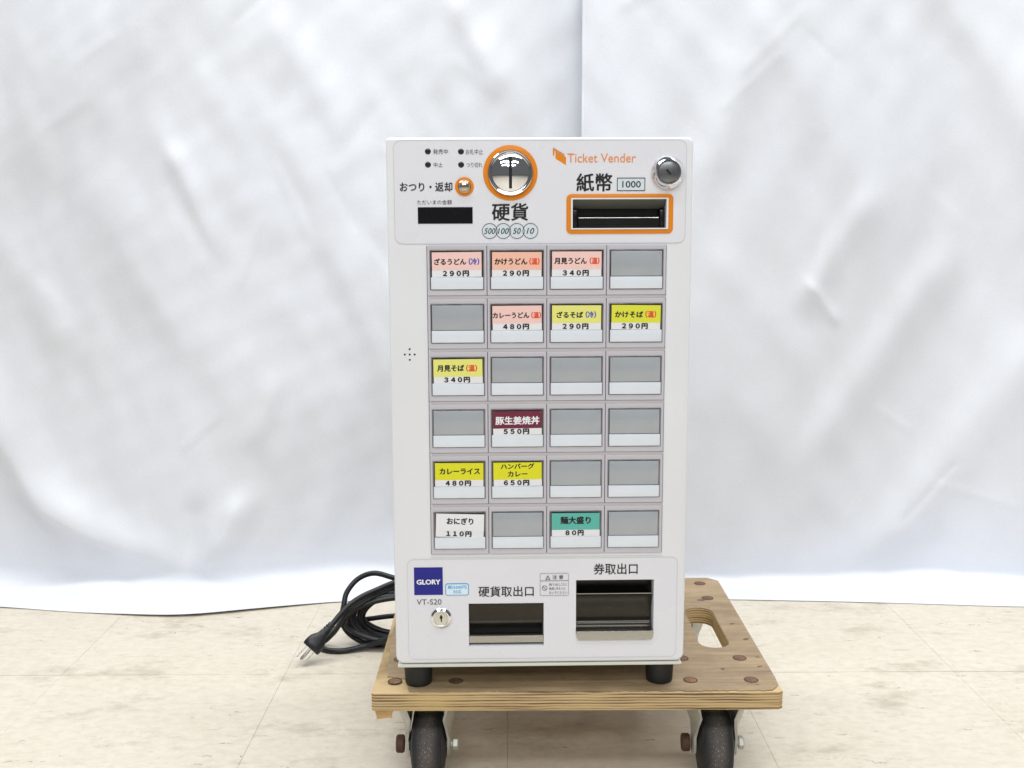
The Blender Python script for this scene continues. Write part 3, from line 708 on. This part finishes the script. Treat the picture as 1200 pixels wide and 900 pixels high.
text('1000', 75.6, 458.4, 92.4, 464.1, M['ink'], nb, 0.36, 0.01)

# --- coin slot
coin = plate('coin_slot', [circ(*CS, 24.8, 72), circ(*CS, 19.6, 72)], 1.0, 1.2, M['orange'], machine, bev=0.25)
prof = [(0.0, 7.2), (4, 6.95), (8, 6.2), (12, 4.9), (15, 3.3), (17, 1.9), (18.0, 1.2), (18.3, 2.2), (18.8, 3.0), (19.6, 3.2), (20.3, 2.9), (20.6, 2.0), (20.6, 0.3)]
dome = link('coin_dome', lathe_me([(r * MM, (h + 0.6) * MM) for r, h in prof] + [(17.0 * MM, -2 * MM), (0, -2 * MM)], 72), M['chrome'], coin, (CS[0] * MM, 1.0 * MM - 1.0 * MM, CS[1] * MM + FZ))
dome.location.y = 0.001 - 0.001
boolean(dome, [box_me(-0.0014, 0.0014, -0.02, 0.0012, -0.0142, 0.0142)])
dome.data.materials.clear(); dome.data.materials.append(M['chrome'])
dome.data.polygons.foreach_set('use_smooth', [True] * len(dome.data.polygons)); dome.data.set_sharp_from_angle(angle=math.radians(35))
link('slot_opening', box_me(-0.00138, 0.00138, -0.0062, 0.001, -0.0141, 0.0141), M['dark'], coin, (CS[0] * MM, 0, CS[1] * MM + FZ))

# --- coin return button
rb = plate('return_button', [circ(-68.7, 459.6, 8.6), circ(-68.7, 459.6, 5.4)], 1.0, 1.2, M['orange'], machine, bev=0.25)
link('button_cap', lathe_me([(0, 5.6 * MM), (2.0 * MM, 5.4 * MM), (4.0 * MM, 4.6 * MM), (5.0 * MM, 3.2 * MM), (5.2 * MM, 1.6 * MM), (5.9 * MM, 1.4 * MM), (5.9 * MM, 0)], 40), M['cap'], rb,
     (-68.7 * MM, 0, 459.6 * MM + FZ), smooth=40)

# --- key locks
def lock(cx, cz, R, rf, h, ang, fm, hole):
    lk = link('key_lock', lathe_me([(rf * MM, h * 0.75 * MM), (rf * 1.05 * MM, h * MM), (rf * 1.16 * MM, h * MM), (R * 0.92 * MM, h * 0.62 * MM), (R * MM, h * 0.4 * MM), (R * MM, 0)], 56),
              M['chrome'], machine, (cx * MM, -0.3 * MM, cz * MM + FZ), smooth=30)
    fc = lathe_me([(0, h * 0.78 * MM), (rf * 0.9 * MM, h * 0.78 * MM), (rf * MM, h * 0.74 * MM)], 40)
    link('lock_face', fc, fm, lk, smooth=30)
    if hole == 'slot':
        me = box_me(-0.0011, 0.0011, -(h * 0.80) * MM, -(h * 0.7) * MM, -0.0032, 0.0032, 0.0004)
    else:
        me = plate_me([[(-0.0006, 0.0034), (0.0006, 0.0034), (0.0013, 0.0018), (0.0013, 0.0002), (0.0007, -0.0004), (0.0009, -0.0030), (-0.0003, -0.0034), (-0.0004, -0.0006), (-0.0013, 0), (-0.0013, 0.0016)]], 0.0004)
        me.transform(Matrix.Translation((0, -h * 0.80 * MM, 0)))
    k = link('keyhole', me, M['dark'], lk); k.rotation_euler = (0, ang, 0)
    return lk
lock(116.8, 471.9, 15.0, 9.6, 8.5, math.radians(-42), M['lockface'], 'slot')
lock(-95.3, 49.6, 10.2, 6.9, 2.6, 0, M['locklight'], 'key')

# --- banknote slot
bs = plate('bill_slot', [rrect(24.5, 416.5, 122.6, 452.6, 4.5), rrect(28.6, 420.4, 118.2, 449.2, 0.5)], 0.9, 1.1, M['orange'], machine, bev=0.25)
plate('inner_lip', [rrect(28.7, 420.5, 118.1, 449.1, 0.5), rect(B_IN, -0.2)], 0.7, 4, M['paint'], bs)
def cavity(b, depth, m, name, parent, y0=0.6):
    x0, z0, x1, z1 = [v * MM for v in b]; z0 += FZ; z1 += FZ; y0 *= MM; dy = depth * MM
    bm = bmesh.new()
    P = [bm.verts.new(c) for c in ((x0, y0, z0), (x1, y0, z0), (x1, y0, z1), (x0, y0, z1), (x0, dy, z0), (x1, dy, z0), (x1, dy, z1), (x0, dy, z1))]
    for f in ((0, 1, 5, 4), (1, 2, 6, 5), (2, 3, 7, 6), (3, 0, 4, 7), (4, 5, 6, 7)): bm.faces.new([P[i] for i in f])
    bm.normal_update(); bmesh.ops.reverse_faces(bm, faces=bm.faces[:])
    me = bpy.data.meshes.new(name); bm.to_mesh(me); bm.free()
    return link(name, me, m, parent)
def strip(name, b_x, prof, m, parent, smooth=60, thick=0.8):
    """sheet swept across x; prof of (y back +, z) in mm"""
    x0, x1 = b_x[0] * MM, b_x[1] * MM; bm = bmesh.new(); A = []
    pr = prof; off = []
    for i, (y, z) in enumerate(pr):
        a = Vector(pr[max(i - 1, 0)]); c = Vector(pr[min(i + 1, len(pr) - 1)]); t = (c - a).normalized(); off.append((y - t.y * thick, z + t.x * thick))
    loop = list(pr) + off[::-1]
    for x in (x0, x1): A.append([bm.verts.new((x, y * MM, z * MM + FZ)) for y, z in loop])
    n = len(loop)
    for k in range(n): bm.faces.new((A[0][k], A[0][(k + 1) % n], A[1][(k + 1) % n], A[1][k]))
    m_ = len(pr)
    for R_ in A:
        for k in range(m_ - 1): bm.faces.new((R_[k], R_[k + 1], R_[n - 2 - k], R_[n - 1 - k]))
    return link(name, from_bm(bm), m, parent, smooth=smooth)
cavity((30.0, 421.5, 116.6, 448.0), 20.5, M['throat'], 'slot_throat', bs, 4.0)
strip('shutter_hood', (30.4, 116.2), [(3.2, 447.6), (16, 439.5)], M['shutter'], bs)
strip('note_guide', (36.0, 111.0), [(17, 431.2), (9, 430.6), (8.4, 430.2), (8.4, 424.0), (5.0, 421.9)], M['throat'], bs, 30)
strip('guide_edge', (36.4, 110.6), [(8.2, 431.4), (8.0, 430.9)], M['steel'], bs, 30, 0.3)
for x0, x1 in ((30.4, 35.4), (111.6, 116.2)):
    link('side_guide', box_me(x0 * MM, x1 * MM, 0.009, 0.02, 0.4225 + FZ, 0.4385 + FZ, 0.001), M['throat'], bs, smooth=40)

# --- selector buttons
TW, THH = 55.2, 49.4
bezel_me = plate_me([[(x * MM, z * MM) for x, z in rrect(-27.35, -22.9, 27.35, 23.3, 0.8)], [(x * MM, z * MM) for x, z in rrect(-25.0, -18.0, 25.0, 19.0, 0.6)]], 4.2 * MM, 0.45 * MM)
bezel_me.materials.append(M['bezel'])
frame_me = plate_me([[(x * MM, z * MM) for x, z in rrect(-24.9, -17.9, 24.9, 18.9, 0.5)], [(x * MM, z * MM) for x, z in rrect(-24.1, -17.1, 24.1, 18.1, 0.4)]], 1.6 * MM, 0.25 * MM)
frame_me.materials.append(M['frame'])
well_me = box_me(-24.8 * MM, 24.8 * MM, -0.2 * MM, 0.1 * MM, -17.8 * MM, 18.8 * MM); M['well'] = mat("button_well", (84, 76, 78), 0.15, 0.3, coat=1.0, var=0.3, vscale=60); well_me.materials.append(M['well'])
win_me = box_me(-23.5 * MM, 23.5 * MM, -1.6 * MM, -0.3 * MM, -5.4 * MM, 17.6 * MM, 0.35 * MM); win_me.materials.append(M['window'])
low_me = box_me(-24.0 * MM, 24.0 * MM, -2.2 * MM, -0.3 * MM, -17.0 * MM, -5.9 * MM, 0.3 * MM); low_me.materials.append(M['plate'])
glint_me = lathe_me([(0, 0.0024), (0.0004, 0.0023), (0.0007, 0.0018), (0.0007, 0)], 10); glint_me.materials.append(M['chrome'])  # tiny chrome beads, added to give glints in the upper button corners
price_me = box_me(-22.8 * MM, 22.8 * MM, -1.75 * MM, -1.5 * MM, -5.6 * MM, 0.9 * MM); price_me.materials.append(M['pricecard'])
colour_me = {}
def card_me(m):
    if m.name not in colour_me:
        c = box_me(-22.8 * MM, 22.8 * MM, -1.85 * MM, -1.5 * MM, 0.9 * MM, 17.2 * MM); c.materials.append(m); colour_me[m.name] = c
    return colour_me[m.name]
K, RD, BL, WH = 'ink', 'red', 'blueink', 'whiteink'
GRID = [
    [('peach', [('ざるうどん', -20.6, 8.4, K, 5.6, 7.6), ('（冷）', 11.2, 20.4, BL, 6.0, 7.6)], '２９０円'),
     ('peach2', [('かけうどん', -20.4, 9.4, K, 5.6, 7.6), ('（温）', 11.6, 20.6, RD, 6.0, 7.6)], '２９０円'),
     ('peach', [('月見うどん', -20.6, 9.0, K, 5.6, 7.6), ('（温）', 12.0, 20.6, RD, 6.0, 7.6)], '３４０円'), None],
    [None, ('peach', [('カレーうどん', -22.4, 11.2, K, 5.2, 7.4), ('（温）', 13.4, 22.0, RD, 5.8, 7.4)], '４８０円'),
     ('yellow', [('ざるそば', -18.4, 5.8, K, 5.6, 7.6), ('（冷）', 8.6, 17.8, BL, 6.0, 7.6)], '２９０円'),
     ('lime', [('かけそば', -19.4, 6.4, K, 5.6, 7.6), ('（温）', 8.8, 18.4, RD, 6.2, 7.6)], '２９０円')],
    [('yellow', [('月見そば', -19.2, 5.6, K, 5.8, 7.8), ('（温）', 7.8, 17.6, RD, 6.2, 7.8)], '３４０円'), None, None, None],
    [None, ('maroon', [('豚生姜焼丼', -20.4, 20.6, WH, 7.6, 7.4)], '５５０円'), None, None],
    [('yellow2', [('カレーライス', -18.4, 19.4, K, 5.6, 8.2)], '４８０円'),
     ('yellow2', [('ハンバーグ', -15.6, 15.6, K, 5.2, 12.6), ('カレー', -9.0, 9.2, K, 5.0, 5.2)], '６５０円'), None, None],
    [('white', [('おにぎり', -12.4, 12.4, K, 6.2, 9.2)], '１１０円'), None,
     ('teal', [('麺大盛り', -14.4, 14.2, K, 7.0, 9.2)], '８０円'), None]]
for r in range(6):
    zt = 402.3 - THH * r
    zc = zt - 19.0
    if r < 5: link('row_divider', box_me(-101.8 * MM, 117.0 * MM, -1.4 * MM, 0, (zt - 45.2) * MM + FZ, (zt - 42.2) * MM + FZ, 0.25 * MM), M['divider'], machine, smooth=40)
    for c in range(4):
        xc = -76.3 + TW * c
        b = link('selector_button', bezel_me, None, machine, (xc * MM, -1.8 * MM, zc * MM + FZ), smooth=30)
        link('button_well', well_me, None, b, (0, 1.6 * MM, 0))
        link('cap_frame', frame_me, None, b, (0, 0.2 * MM, 0), smooth=30)
        w = None if GRID[r][c] else link('window', win_me, None, b, (0, 1.0 * MM, 0), smooth=30)
        p = link('lower_plate', low_me, None, b, (random.uniform(-0.15, 0.15) * MM, 1.0 * MM, 0), smooth=30)
        for sx in (-1, 1): link('corner_glint', glint_me, None, b, (sx * 21.4 * MM, 1.2 * MM, 15.6 * MM), smooth=40)
        e = GRID[r][c]
        if e:
            tilt = random.uniform(-0.012, 0.012); dz = random.uniform(-0.3, 0.15)
            if e[0] == 'white': tilt = 0.03
            pc = link('price_card', price_me, None, b, (random.uniform(-0.2, 0.2) * MM, 0.7 * MM, dz * 0.4 * MM)); pc.rotation_euler = (0, tilt, 0)
            nc = link('name_card', card_me(M[e[0]]), None, b, (0, 0.7 * MM, dz * MM)); nc.rotation_euler = (0, tilt, 0)
            for s, x0, x1, mk, hh, zz in e[1]:
                o = text(s, x0, zz + 1.0 - hh / 2, x1, zz + 1.0 + hh / 2, M[mk], b, 1.2, 0.055 if mk != WH else 0.035, local=True)
                o.location.z += dz * MM
                o.rotation_euler = (0, tilt, 0); o.location.x += tilt * o.location.z
            pw = 23.5 if len(e[2]) == 4 else 16.8
            o = text(e[2], -1 - pw / 2, -4.9, -1 + pw / 2, 0.0, M['ink'], b, 1.23, 0.08, local=True)
            o.rotation_euler = (0, tilt, 0)
outline_ring(-104.1, 109.6, 117.4, 406.3, 0.8, 0.25, 0.12, M['line'], machine, name='button_field_line')
for c in range(5):
    x = -103.9 + TW * c
    link('column_gap', box_me((x - 0.22) * MM, (x + 0.22) * MM, -0.3 * MM, 0.05 * MM, 0.1135 + FZ, 0.4060 + FZ), M['dark'], machine)

# --- lower decal print
bd = plate('maker_badge', [[(-120.9, 72.8), (-93.3, 72.8), (-93.3, 100.3), (-120.9, 100.3)]], 0.5, 0.3, M['badge'], machine)
text('GLORY', -118.2, 83.6, -95.8, 88.2, M['whiteink'], bd, 0.55, 0.07)
text('VT-S20', -118.7, 63.1, -94.8, 68.5, M['greyink'], lo, 0.32)
st = plate('coin_sticker', [rrect(-91.1, 72.0, -68.2, 84.2, 2.4)], 0.45, 0.2, M['stickerblue'], machine)
plate('sticker_face', [rrect(-90.2, 72.9, -69.1, 83.3, 1.7)], 0.5, 0.2, M['sticker'], st)
text('新500円', -88.5, 78.6, -70.8, 82.3, M['stickerblue'], st, 0.55, 0.04)
text('対応', -83.5, 74.2, -75.5, 77.6, M['stickerblue'], st, 0.55, 0.03)
text('硬貨取出口', -59.0, 70.4, -6.0, 80.7, M['ink'], lo, 0.32, 0.012)
text('券取出口', 52.0, 91.6, 94.2, 102.4, M['ink'], lo, 0.32, 0.012)
cl = plate('caution_label', [rrect(0.2, 71.0, 27.8, 93.4, 1.2)], 0.40, 0.12, M['decal'], machine)
outline_ring(0.2, 71.0, 27.8, 93.4, 1.2, 0.3, 0.44, M['fineline'], cl)
plate('rule_line', [[(0.4, 85.6), (27.6, 85.6), (27.6, 86.0), (0.4, 86.0)]], 0.44, 0.04, M['greyink'], cl)
plate('warning_triangle', [[(5.2, 87.0), (10.2, 87.0), (7.7, 91.4)], [(6.1, 87.5), (9.3, 87.5), (7.7, 90.3)]], 0.46, 0.04, M['greyink'], cl)
text('!', 7.5, 87.9, 7.9, 89.8, M['greyink'], cl, 0.46)
text('注 意', 12.2, 87.4, 22.6, 91.4, M['greyink'], cl, 0.46, 0.01)
plate('prohibition_mark', [circ(4.6, 78.6, 2.5, 24), circ(4.6, 78.6, 2.05, 24)], 0.46, 0.04, M['greyink'], cl)
plate('prohibition_bar', [[(2.8, 80.1), (3.1, 80.4), (6.4, 77.1), (6.1, 76.8)]], 0.46, 0.04, M['greyink'], cl)
for k, s in enumerate(('取り出し口に', '無理に手を入れ', 'ないでください')):
    text(s, 9.0, 80.8 - 4.1 * k, (26.2, 24.8, 26.4)[k], 83.4 - 4.1 * k, M['greyink'], cl, 0.46)

# --- coin outlet and ticket outlet
co = cavity((-68.6, 20.5, 3.7, 63.4), 20.8, M['throat'], 'coin_outlet', machine, 1.8)
strip('coin_flap', (-68.2, 3.3), [(4, 63.2), (6, 52), (9, 41), (11.5, 38)], M['flap'], co)
strip('coin_tray_lip', (-68.4, 3.5), [(9.0, 30.6), (3.2, 30.2), (2.2, 29.4), (2.0, 23.0)], M['steel'], co, 40)
to = cavity((35.2, 31.6, 110.2, 85.8), 20.8, M['throat'], 'ticket_outlet', machine, 1.8)
strip('ticket_flap', (35.8, 109.6), [(5.0, 70.2), (7.0, 67.5), (10.5, 61), (13, 54), (14.5, 47), (14.0, 41), (11.5, 36.5), (7, 33.5)], M['flap'], to, 60)
strip('flap_edge', (35.8, 109.6), [(4.6, 70.9), (4.6, 70.2)], M['steel'], to, 30, 0.4)
tl = plate('ticket_tray_lip', [rrect(35.6, 26.4, 109.9, 35.0, (3.4, 3.4, 0.3, 0.3))], 2.4, 1.0, M['steel'], to, bev=0.2)
link('lip_shelf', box_me(0.0362, 0.1093, -0.0016, 0.006, 0.0340 + FZ, 0.0349 + FZ), M['steel'], to)

# ------------------------------------------------------------------ power cord
cord = thing('power_cord', "coiled black power cord with a three-pin plug, lying on the floor left of the dolly", 'power cord', (-0.2, 1.40, 0))
O = Vector((-0.2, 1.40, 0))
def cable(pts, r=0.0037, n=9): return link('cable', tube_me([p - O for p in catmull(pts, n)], r), M['cable'], cord, smooth=60)
cable([(0.02, 1.38, 0.10), (-0.06, 1.40, 0.085), (-0.1176, 1.40, 0.0785), (-0.1401, 1.41, 0.0865), (-0.1645, 1.42, 0.0905), (-0.1924, 1.43, 0.0940), (-0.2148, 1.43, 0.0862), (-0.2294, 1.42, 0.0706), (-0.2328, 1.41, 0.0546),
       (-0.2355, 1.405, 0.0355), (-0.2275, 1.405, 0.0182), (-0.2106, 1.4036, 0.0062), (-0.192, 1.3969, 0.004), (-0.1658, 1.402, 0.004), (-0.1374, 1.435, 0.004), (-0.09, 1.44, 0.01)])
# plug lead running up over the coil
lead = [(-0.256, 1.3475, 0.0325), (-0.2475, 1.353, 0.0405), (-0.2395, 1.360, 0.0480), (-0.2315, 1.3685, 0.0565), (-0.2190, 1.378, 0.0675), (-0.2030, 1.386, 0.0762), (-0.1827, 1.395, 0.0830), (-0.165, 1.402, 0.0885), (-0.1409, 1.41, 0.0935), (-0.1034, 1.42, 0.09), (-0.06, 1.43, 0.06)]
cable(lead, 0.0038)
cable([(-0.12, 1.385, 0.034), (-0.1500, 1.378, 0.0250), (-0.1784, 1.380, 0.0150), (-0.1993, 1.382, 0.0080), (-0.2157, 1.378, 0.0050), (-0.231, 1.374, 0.0038), (-0.2481, 1.376, 0.0038), (-0.2600, 1.384, 0.0038),
       (-0.2640, 1.396, 0.0045), (-0.2560, 1.402, 0.0095), (-0.2440, 1.396, 0.0230), (-0.2330, 1.386, 0.0400), (-0.2200, 1.383, 0.0560)] + [(a + 0.0045, b + 0.004, c - 0.0075) for a, b, c in lead[5:]], 0.0038)
# bundled loops standing behind the dolly
rs = random.Random(5)
for k in range(8):
    cx, cz = -0.158 + rs.uniform(-0.004, 0.004), 0.0400 + rs.uniform(-0.002, 0.002)
    cy = 1.388 + 0.0050 * k; ax = 0.069 - 0.0026 * k + rs.uniform(-0.002, 0.002); az = 0.0352 - 0.002 * rs.random() - 0.0016 * abs(k - 2)
    pts = []
    for j in range(14):
        a = 2 * math.pi * j / 13
        pts.append((cx + ax * math.cos(a) + 0.0015 * math.sin(3 * a + k), cy + 0.006 * math.sin(a) + 0.004 * math.sin(2 * a + k), cz + az * math.sin(a) + 0.0012 * math.sin(2 * a + 2 * k)))
    cable(pts, 0.0038, 7)
cable([(-0.218, 1.42, 0.030), (-0.200, 1.43, 0.028), (-0.175, 1.435, 0.0295), (-0.145, 1.44, 0.0295), (-0.11, 1.44, 0.028)], 0.0035)
# plug: axis from the lead down to the prong tips
tip = Vector((-0.2815, 1.330, 0.006)); back = Vector((-0.2475, 1.353, 0.0405)); ax = (tip - back).normalized()
plug = bpy.data.objects.new('plug', None)
def plug_mesh():
    bm = bmesh.new(); L = (tip - back).length
    prof = [(-0.012, 0.0040, 0.0040), (-0.010, 0.0052, 0.0052), (-0.0075, 0.0046, 0.0046), (-0.006, 0.0058, 0.0056), (-0.004, 0.0048, 0.0048), (-0.002, 0.0062, 0.0058), (0.0, 0.0052, 0.005), (0.002, 0.0062, 0.0058),
            (0.005, 0.0064, 0.0058), (0.009, 0.0074, 0.0062), (0.0125, 0.0098, 0.0072), (0.017, 0.0122, 0.0084), (0.0235, 0.0132, 0.0090), (0.0295, 0.0130, 0.0088), (0.0305, 0.0118, 0.0078)]
    rings = []
    for d, a, b in prof:
        rings.append([bm.verts.new((a * math.copysign(abs(math.cos(t)) ** 0.75, math.cos(t)), b * math.copysign(abs(math.sin(t)) ** 0.75, math.sin(t)), -d)) for t in [2 * math.pi * (k + 0.5) / 24 for k in range(24)]])
    for A, B in zip(rings, rings[1:]):
        for k in range(24): bm.faces.new((A[k], A[(k + 1) % 24], B[(k + 1) % 24], B[k]))
    bm.faces.new(rings[0]); bm.faces.new(rings[-1])
    return from_bm(bm)
pl = link('plug', plug_mesh(), M['plug'], cord, back - O, smooth=50)
zv = -ax; xv = ax.cross(Vector((-0.18, 0.90, -0.36))).normalized(); yv = zv.cross(xv)
if yv.z < 0: xv, yv = -xv, -yv
pl.rotation_euler = Matrix((xv, yv, zv)).transposed().to_euler()
for sx in (-1, 1): link('prong', box_me(sx * 0.0064 - 0.0008, sx * 0.0064 + 0.0008, -0.0032, 0.0032, -0.0490, -0.0300, 0.0004), M['steel'], pl)
link('ground_pin', lathe_me([(0, -0.049), (0.0015, -0.0485), (0.0021, -0.047), (0.0021, -0.030), (0, -0.030)], 14, 'z'), M['steel'], pl, (0, 0.0040, 0), smooth=40)
